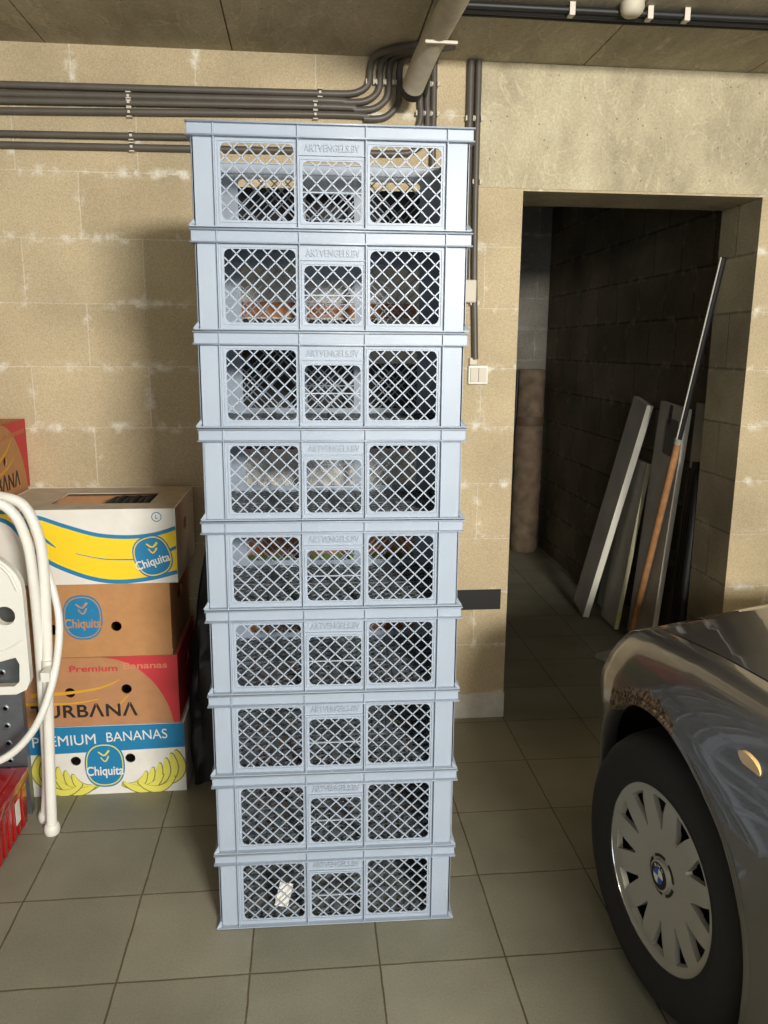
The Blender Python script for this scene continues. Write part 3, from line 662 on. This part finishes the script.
# ------------------------------------------------------------------ storage room
def board(name, pb, pt, wd, th, mface, medge, label, group='boards leaning on the storage wall'):
    pb = Vector(pb); pt = Vector(pt); d = (pt-pb).normalized(); L = (pt-pb).length
    y = Vector((0,1,0)); y = (y-d*y.dot(d)).normalized(); x = y.cross(d).normalized()
    root = empty(name, pb, 0, label, 'board', group)
    m = Matrix(((x.x,y.x,d.x,0),(x.y,y.y,d.y,0),(x.z,y.z,d.z,0),(0,0,0,1)))
    MB().box((0, .002, .0), (th, wd, L), m, bev=.001).build('board_face', mface, root)
    MB().box((0, -.001, .0), (th, .0015, L), m).build('board_edge', medge, root)
    return root, m
board('board', (1.515,4.07,.012), (1.695,3.84,1.19), .185, .034, m_board, m_edge, 'long grey board with a white edge, leftmost leaning in the storage room')
board('board', (1.668,4.14,.006), (1.734,4.00,1.03), .13, .009, m_board, m_board, 'narrow grey board behind the two leftmost leaning boards')
rbd, mm_ = board('board', (1.612,3.86,.012), (1.705,3.81,.90), .20, .022, m_board, m_edgey, 'shorter grey board with a cream edge and yellow tape at its foot')
MB().box((-.001, -.0025, .05), (.023, -.0005, .095), mm_).build('yellow_tape', m_lemon, rbd)
rbc, mc_ = board('board', (1.655,3.53,.010), (1.703,3.44,1.20), .27, .026, m_board, m_edge, 'widest pale grey board with a dark patch, centre of the leaning group')
MB().add(sheet([rrect(.05,.96,.17,1.13,.02)], (), .001), mc_ @ Matrix(((0,0,1,-.001),(1,0,0,0),(0,1,0,0),(0,0,0,1)))).build('dark_patch', mat('dark_patch', (104,98,90), .8), rbc)
MB().add(sheet([rect(.13,1.10,.16,1.19)], (), .001), mc_ @ Matrix(((0,0,1,-.001),(1,0,0,0),(0,1,0,0),(0,0,0,1)))).build('dark_notch', mat('dark_notch', (70,66,60), .8), rbc)
board('board', (1.712,3.335,.010), (1.734,3.305,1.23), .11, .007, m_board, m_board, 'thin grey sheet leaning nearest the doorway, behind the black shaft')
ds = MB()
for k in range(4): ds.tube([(1.66+.004*k, 3.255+.026*k, .03), (1.675+.002*k, 3.255+.025*k, .5), (1.700, 3.255+.022*k, .98-.03*(k%2))], .020, 10)
tag(ds.build('dark_plastic_roll', m_black, None, 60), 'dark folded plastic sheeting leaning by the doorway corner', 'plastic sheet')
stk = empty('long_stick', (1.62,3.68,.0), 0, 'long stick with a black upper shaft and orange wooden lower half, leaning at the doorway', 'stick')
a_, b_ = Vector((0,0,.012)), Vector((.042,-.525,1.82)); mid = a_.lerp(b_, .575)
MB().tube([a_, mid], .0165, 14).build('wooden_shaft', m_wood, stk, 60)
MB().tube([mid, mid.lerp(b_, .03)], .018, 14).build('metal_ferrule', m_silver, stk, 60)
MB().tube([mid, b_], .013, 14).build('black_shaft', m_black, stk, 60)
hl = Vector((-.013, -.0062, .0)); MB().bar(mid+hl, b_+hl, .0045, .003, (-1,-.4,0)).build('painted_highlight', m_edge, stk)  # highlight along the black shaft, built in as a thin white bar
tag(MB().box((0,0,0), (.24,.15,.022), None, bev=.002).build('loose_plank', m_board), 'loose grey plank lying on the floor by the car nose', 'plank')
pk = bpy.data.objects['loose_plank']; pk.location = (1.445, 3.375, .001); pk.rotation_euler = (0, 0, .45)
rl = empty('carpet_roll', (1.598, 5.60, 0), 0, 'dirty brown cloth roll standing upright in the far corner of the storage room', 'roll')
import math as _m
mb = MB()
prof = [(0,.004),(.095,.004),(.100,.03)]+[(.100+.003*math.sin(z*31)+.0025*math.sin(z*57), z) for z in [.06*k for k in range(1, 22)]]+[(.100,1.30),(.096,1.318),(.08,1.320),(.078,1.29),(.04,1.29),(.038,1.318),(.0,1.318)]
mb.lathe(prof, 28); mb.build('rolled_cloth', m_carpet, rl, 60)
MB().lathe([(.1035,.925),(.1055,.930),(.1055,.985),(.1035,.99)], 28).build('brown_tape_band', mat('brown_tape', (96,76,58), .6), rl, 60)
MB().tube([(-.103,-.03,1.31),(-.112,-.04,1.0),(-.135,-.045,.75),(-.115,-.04,.6),(-.14,-.05,.42),(-.15,-.05,.20)], .016, 8).build('loose_black_flap', m_black, rl, 60)

# ------------------------------------------------------------------ car (front left side)
mc = bpy.data.materials.new('car_paint'); mc.use_nodes = True; nt = mc.node_tree; pb = nt.nodes['Principled BSDF']
pb.inputs['Metallic'].default_value = .55; pb.inputs['Roughness'].default_value = .28
pb.inputs['Coat Weight'].default_value = 1; pb.inputs['Coat Roughness'].default_value = .03
N = nt.nodes.new; Lk = nt.links.new
tc = N('ShaderNodeTexCoord'); sp = N('ShaderNodeSeparateXYZ'); Lk(tc.outputs['Object'], sp.inputs[0])
# rust around the front upper part of the arch: local x is across, y is forward
yy = N('ShaderNodeMath'); yy.operation = 'SUBTRACT'; yy.inputs[1].default_value = .006; Lk(sp.outputs['Y'], yy.inputs[0])
zz = N('ShaderNodeMath'); zz.operation = 'SUBTRACT'; zz.inputs[1].default_value = .342; Lk(sp.outputs['Z'], zz.inputs[0])
cbn = N('ShaderNodeCombineXYZ'); Lk(yy.outputs[0], cbn.inputs[0]); Lk(zz.outputs[0], cbn.inputs[1])
ln = N('ShaderNodeVectorMath'); ln.operation = 'LENGTH'; Lk(cbn.outputs[0], ln.inputs[0])
nz = N('ShaderNodeTexNoise'); nz.inputs['Scale'].default_value = 26; nz.inputs['Detail'].default_value = 8; nz.inputs['Roughness'].default_value = .7; Lk(tc.outputs['Object'], nz.inputs['Vector'])
d1 = N('ShaderNodeMapRange'); d1.inputs['From Min'].default_value = .352; d1.inputs['From Max'].default_value = .43; d1.inputs['To Min'].default_value = 1; d1.inputs['To Max'].default_value = 0; Lk(ln.outputs[1], d1.inputs[0])
at = N('ShaderNodeMath'); at.operation = 'ARCTAN2'; Lk(zz.outputs[0], at.inputs[0]); Lk(yy.outputs[0], at.inputs[1])
a1 = N('ShaderNodeMapRange'); a1.inputs['From Min'].default_value = .7; a1.inputs['From Max'].default_value = .95; Lk(at.outputs[0], a1.inputs[0])
a2 = N('ShaderNodeMapRange'); a2.inputs['From Min'].default_value = 1.55; a2.inputs['From Max'].default_value = 2.05; a2.inputs['To Min'].default_value = 1; a2.inputs['To Max'].default_value = 0; Lk(at.outputs[0], a2.inputs[0])
m1 = N('ShaderNodeMath'); m1.operation = 'MULTIPLY'; Lk(a1.outputs[0], m1.inputs[0]); Lk(a2.outputs[0], m1.inputs[1])
m2 = N('ShaderNodeMath'); m2.operation = 'MULTIPLY'; Lk(m1.outputs[0], m2.inputs[0]); Lk(d1.outputs[0], m2.inputs[1])
m3 = N('ShaderNodeMath'); m3.operation = 'MULTIPLY_ADD'; m3.inputs[1].default_value = 1.0; Lk(m2.outputs[0], m3.inputs[0]); Lk(nz.outputs[0], m3.inputs[2])
r3 = N('ShaderNodeMapRange'); r3.inputs['From Min'].default_value = 1.02; r3.inputs['From Max'].default_value = 1.10; Lk(m3.outputs[0], r3.inputs[0])
mx = N('ShaderNodeMix'); mx.data_type = 'RGBA'; mx.inputs[6].default_value = srgb(100,98,96)
rr_ = N('ShaderNodeValToRGB'); rr_.color_ramp.elements[0].color = srgb(60,44,30); rr_.color_ramp.elements[1].color = srgb(138,116,90)
rr_.color_ramp.elements[0].position = .4; rr_.color_ramp.elements[1].position = .62
nz2 = N('ShaderNodeTexNoise'); nz2.inputs['Scale'].default_value = 110; Lk(tc.outputs['Object'], nz2.inputs['Vector']); Lk(nz2.outputs[0], rr_.inputs[0])
Lk(r3.outputs[0], mx.inputs[0]); Lk(rr_.outputs[0], mx.inputs[7]); Lk(mx.outputs[2], pb.inputs['Base Color'])
iv = N('ShaderNodeMath'); iv.operation = 'SUBTRACT'; iv.inputs[0].default_value = 1; Lk(r3.outputs[0], iv.inputs[1])
Lk(iv.outputs[0], pb.inputs['Coat Weight'])
i2 = N('ShaderNodeMath'); i2.operation = 'MULTIPLY'; i2.inputs[1].default_value = .55; Lk(iv.outputs[0], i2.inputs[0]); Lk(i2.outputs[0], pb.inputs['Metallic'])
i3 = N('ShaderNodeMapRange'); i3.inputs['To Min'].default_value = .28; i3.inputs['To Max'].default_value = .9; Lk(r3.outputs[0], i3.inputs[0]); Lk(i3.outputs[0], pb.inputs['Roughness'])
bpn = N('ShaderNodeBump'); bpn.inputs['Distance'].default_value = .004
mb5 = N('ShaderNodeMath'); mb5.operation = 'MULTIPLY'; Lk(r3.outputs[0], mb5.inputs[0]); Lk(nz2.outputs[0], mb5.inputs[1]); Lk(mb5.outputs[0], bpn.inputs['Height']); Lk(bpn.outputs[0], pb.inputs['Normal'])

car = empty('car', (.757, 1.50, 0), math.radians(2), 'dark grey car with a rusty front wheel arch, parked nose to the back wall', 'car')
def interp(T, x):
    if x <= T[0][0]: return T[0][1]
    for (a, b), (c, d) in zip(T, T[1:]):
        if x <= c:
            t = (x-a)/(c-a); t2 = t
            return b+(d-b)*t2
    return T[-1][1]
ZSH = [(-1.6,.93),(-.6,.865),(-.25,.838),(0,.820),(.1,.808),(.2,.795),(.3,.778),(.38,.752),(.44,.725),(.50,.690),(.58,.655),(.66,.62),(.72,.59),(.78,.56)]
S0 = [(.22,0),(.30,.008),(.36,.024),(.40,.045),(.46,.085),(.52,.145),(.60,.235),(.66,.32),(.72,.47),(.76,.65),(.78,.80)]
PROF = [(.16,.045),(.19,.02),(.25,.006),(.32,.0),(.45,-.004),(.56,-.010),(.64,-.020),(.69,-.022),(.73,-.010),(.765,.008),(.79,.026),(.808,.044),(.818,.060),(.822,.075),(.823,.118)]
HALF = .87
def side_pt(a, zi, d):
    zs = interp(ZSH, a); s0 = interp(S0, a)
    z = zi if zi < .3 else .3+(zi-.3)*(zs-.3)/(.82-.3)
    if zi < .3 and a > .3: z = zi+.0*(a-.3)
    s = s0+d*(HALF-s0)/HALF + (.02*max(0, a-.35))
    return s, z
def top_pt(a, s_):
    zs = interp(ZSH, a); s0 = interp(S0, a)
    t = (s_-.12)/(HALF-.12)
    return s0+s_*(HALF-s0)/HALF+(.02*max(0, a-.35)), zs+.003*1+.080*math.sin(t*PI/2)*min(1, max(0, (.86-a)/.4))
prof = []
for (z0, d0), (z1, d1) in zip(PROF, PROF[1:]):
    n = max(1, int(round(math.hypot(z1-z0, d1-d0)/.014)))
    for k in range(n): prof.append((z0+(z1-z0)*k/n, d0+(d1-d0)*k/n))
prof.append(PROF[-1])
# smooth the profile a little, keeping the shoulder crease
for _ in range(2): prof = [prof[0]]+[((a[0]+2*b[0]+c[0])/4, (a[1]+2*b[1]+c[1])/4) for a, b, c in zip(prof, prof[1:], prof[2:])]+[prof[-1]]
AS = []; a = -1.6
while a < .7799: AS.append(a); a += .05 if a < -.5 else (.0125 if a < .74 else .006)
AS.append(.78)
CA, CZ, CR = .006, .342, .352
def grid(rows, mirror=False, cut=False):
    bm = bmesh.new(); G = []
    for row in rows: G.append([bm.verts.new((1.74-x if mirror else x, y, z)) for x, y, z in row])
    for i in range(len(G)-1):
        for j in range(len(G[0])-1):
            try: bm.faces.new((G[i][j], G[i+1][j], G[i+1][j+1], G[i][j+1]))
            except Exception: pass
    if cut:
        def rad(v): return math.hypot(v.co.y-CA, v.co.z-CZ)
        low = [v for v in bm.verts if v.co.z < .78]
        inside = {v for v in low if rad(v) < CR}
        dead = [f for f in bm.faces if all(v in inside for v in f.verts)]
        bmesh.ops.delete(bm, geom=dead, context='FACES')
        for v in list(bm.verts):
            if not v.link_faces: bm.verts.remove(v); continue
            if v in inside:
                r = rad(v); k = CR/r; v.co.y = CA+(v.co.y-CA)*k; v.co.z = CZ+(v.co.z-CZ)*k
    mb = MB(); mb.bm.free(); mb.bm = bm; return mb
def solid(o, t):
    md = o.modifiers.new('thickness', 'SOLIDIFY'); md.thickness = t; md.offset = -1 if t > 0 else 1
    return o
rowsF = []
for a in AS:
    row = [(side_pt(a, z, d)[0], a, side_pt(a, z, d)[1]) for z, d in prof]
    s, z = row[-1][0], row[-1][2]; row.append((s+.0008, a, z-.004)); row.append((s+.001, a, z-.03)); rowsF.append(row)
rowsH = []
for a in AS:
    row = []
    s, z = top_pt(a, .1225)
    row.append((s, a, z-.03)); row.append((s+.0002, a, z-.005))
    for k in range(25):
        s_ = .1235+(HALF-.1235)*(k/24); row.append((top_pt(a, s_)[0], a, top_pt(a, s_)[1]))
    rowsH.append(row)
for mir in (False, True):
    o = grid(rowsF, mir, True).build('fender', mc, car, 50)
    if mir: o['label'] = 'right-hand fender'
for r in rowsH:
    rr = [(1.74-x, y, z) for x, y, z in r[:-1][::-1]]; r.extend(rr)
grid(rowsH).build('hood', mc, car, 50)
# rear closing panel and floor of the shell
sec = rowsF[0]; secH = rowsH[0]
outl = [(x, z) for x, y, z in sec[:-2]]+[(x, z) for x, y, z in secH[2:-2]]+[(1.74-x, z) for x, y, z in sec[:-2][::-1]]
MB().add(sheet([outl], (), .01), XZ(0, -1.6, 0)).build('bulkhead', m_black, car)
# arch lip, bent inwards
lipm = bmesh.new(); ring = []
def side_s(a, z):
    best = 9; r = 0
    for zi, d in prof:
        s, zz_ = side_pt(a, zi, d)
        if abs(zz_-z) < best: best = abs(zz_-z); r = s
    return r
for k in range(91):
    t = math.radians(-31+242*k/90); a = CA+CR*math.cos(t); z = CZ+CR*math.sin(t); s = side_s(a, z)
    pr_ = [(s+.0005, CR+.012), (s-.004, CR+.008), (s-.005, CR+.002), (s-.001, CR-.004), (s+.035, CR-.006)]
    ring.append([lipm.verts.new((ss, CA+r*math.cos(t), CZ+r*math.sin(t))) for ss, r in pr_])
for A_, B_ in zip(ring, ring[1:]):
    for j in range(4): lipm.faces.new((A_[j], B_[j], B_[j+1], A_[j+1]))
mb = MB(); mb.bm.free(); mb.bm = lipm; mb.build('wheel_arch_lip', mc, car, 70)
# dark liner inside the arch
ln_ = MB(); rg = []
for k in range(41):
    t = math.radians(-25+230*k/40); rg.append([ln_.bm.verts.new((s, CA+(CR+.01)*math.cos(t), CZ+(CR+.01)*math.sin(t))) for s in (.03, .30)])
for A_, B_ in zip(rg, rg[1:]): ln_.bm.faces.new((A_[0], B_[0], B_[1], A_[1]))
ln_.bm.faces.new([r[1] for r in rg]); ln_.build('arch_liner', m_black, car)
# side marker lamp
mk = MB().add(sheet([circ(0, 0, .034, .013, 24)], (), .008), Matrix(((0,0,1,side_s(-.302,.757)-.001),(1,0,0,-.302),(0,1,0,.757),(0,0,0,1))) @ Matrix.Rotation(.12, 4, 'Z'))
mk.build('side_marker_lamp', m_amber, car)
MB().box((side_s(-.32,.5)-.0, -1.59, .17), (.10, -.36, .19)).build('sill', m_black, car)
# nose: headlight corner and bumper seam
def surf_strip(z0, z1, a0, a1, off, n=24, m=6):
    bm = MB(); G = []
    for i in range(n+1):
        a = a0+(a1-a0)*i/n; col = []
        for j in range(m+1):
            z = z0+(z1-z0)*j/m; s = side_s(a, z)-off
            col.append(bm.bm.verts.new((s, a+off*.7, z)))
        G.append(col)
    for A_, B_ in zip(G, G[1:]):
        for j in range(m): bm.bm.faces.new((A_[j], B_[j], B_[j+1], A_[j+1]))
    return bm
surf_strip(.50, .60, .46, .66, .003).build('headlight', m_glass, car, 60)
surf_strip(.485, .49, .352, .76, .003, m=1).build('bumper_seam', m_black, car, 60)

# wheel, turned slightly towards the camera: local z axis points out of the hubcap
wr = bpy.data.objects.new('wheel', None); SC.collection.objects.link(wr); wr.parent = car; wr.empty_display_size = .1
th = math.radians(7.8)-math.radians(2)
nrm = Vector((-math.cos(th), -math.sin(th), 0)); upv = Vector((0,0,1)); sdv = upv.cross(nrm)
wm = Matrix(((sdv.x, upv.x, nrm.x, .008), (sdv.y, upv.y, nrm.y, .003), (sdv.z, upv.z, nrm.z, .314), (0,0,0,1)))
wr.matrix_local = wm
MB().lathe([(.198,-.02),(.200,.004),(.206,.008),(.212,.0065),(.222,.011),(.250,.017),(.272,.015),(.288,.006),(.300,-.008),(.3085,-.028),(.3115,-.05),(.311,-.056),(.3135,-.058),(.3135,-.092),(.311,-.094),(.3135,-.096),(.3135,-.13),(.311,-.132),(.311,-.16),(.30,-.19),(.27,-.205),(.2,-.20)], 96).build('tyre', m_rubber, wr, 50)
MB().lathe([(0,-.055),(.10,-.055),(.17,-.052),(.198,-.045),(.1985,-.012),(.1985,-.19),(.0,-.19)], 48).build('steel_rim', m_black, wr, 50)
def dome(r): return -.014+.015*(r/.2)**2-.004*math.exp(-((r-.19)/.02)**2)
bm = bmesh.new(); RS = [.036,.045,.06,.08,.096,.106,.118,.132,.146,.158,.170,.180,.184,.190,.1965,.1995]
rin, rout = .100, .182
def edgew(r):
    if r <= .106: return 1.6
    return 1.6+(8.3-1.6)*min(1, (r-.106)/(.180-.106))
TH0 = 7
cols = [(-1, -1), (-1, -.5), (-1, 0), (0, -1), (0, -.5), (0, 0), (0, .5), (0, 1), (1, 0), (1, .5)]
def sector_angles(r):
    e = edgew(r); return [-15, -15+(15-e)*.5, -e, -e*.5, 0, e*.5, e, e+(15-e)*.5]
V = []
for r in RS:
    row = []
    for k in range(12):
        for a in sector_angles(r):
            t = math.radians(TH0+30*k+a); row.append(bm.verts.new((r*math.cos(t), r*math.sin(t), dome(r))))
    V.append(row)
nc = len(V[0])
for i in range(len(RS)-1):
    for j in range(nc):
        sl = j % 8
        if RS[i] >= .105 and RS[i+1] <= .1805 and sl in (2, 3, 4, 5): continue
        bm.faces.new((V[i][j], V[i][(j+1) % nc], V[i+1][(j+1) % nc], V[i+1][j]))
edges = [e for e in bm.edges if e.is_boundary]
hole = []
for e in edges:
    rr = [v.co.xy.length for v in e.verts]
    if min(rr) > .09 and max(rr) < .1835: hole.append(e)
ret = bmesh.ops.extrude_edge_only(bm, edges=hole)
for v in [g for g in ret['geom'] if isinstance(g, bmesh.types.BMVert)]:
    v.co.z -= .013; r = v.co.xy.length; k = (r-.004 if r > .14 else r+.006)/r; v.co.x *= k; v.co.y *= k
outer = [e for e in bm.edges if e.is_boundary and min(v.co.xy.length for v in e.verts) > .195]
ret = bmesh.ops.extrude_edge_only(bm, edges=outer)
for v in [g for g in ret['geom'] if isinstance(g, bmesh.types.BMVert)]: v.co.z -= .016; v.co.x *= 1.01; v.co.y *= 1.01
mb = MB(); mb.bm.free(); mb.bm = bm; hc_ = mb.build('hubcap', m_silver, wr, 35)
MB().lathe([(.1985,-.004),(.2005,.002),(.203,.002),(.2045,-.004)], 96).build('hubcap_rim', m_chrome, wr, 60)
for k in range(5):
    t0 = 72*k+10; arc = [(.046*math.cos(math.radians(t0+a)), .046*math.sin(math.radians(t0+a))) for a in range(0, 53, 4)]+[(.0395*math.cos(math.radians(t0+a)), .0395*math.sin(math.radians(t0+a))) for a in range(52, -1, -4)]
    MB().add(sheet([arc], (), .001), Matrix.Translation((0,0,dome(.045)+.0010))).build('centre_slot', m_black, hc_)
MB().lathe([(0,-.0045),(.030,-.0045),(.034,-.0055),(.0365,-.014)], 48).build('centre_cap', m_silver, hc_, 50)
MB().lathe([(.0,-.0035),(.0285,-.0035),(.0295,-.0042),(.0295,-.006)], 48).build('roundel_ring', m_ink, hc_)
for k in range(4):
    q = [(0,0)]+[(.0175*math.cos(math.radians(90*k+a)), .0175*math.sin(math.radians(90*k+a))) for a in range(0, 91, 6)]
    MB().add(sheet([q], (), .0008), Matrix.Translation((0,0,-.0030)) ).build('roundel_quarter', (mat('roundel_blue', (20,90,190), .3) if k % 2 else m_edge), hc_)
for ch, an in (('B', 122), ('M', 90), ('W', 58)):
    MB().add(text_mesh(ch, .008, .007, .0006), Matrix.Translation((.0232*math.cos(math.radians(an)), .0232*math.sin(math.radians(an)), -.0030)) @ Matrix.Rotation(math.radians(an-90), 4, 'Z')).build('roundel_letter', m_edge, hc_)
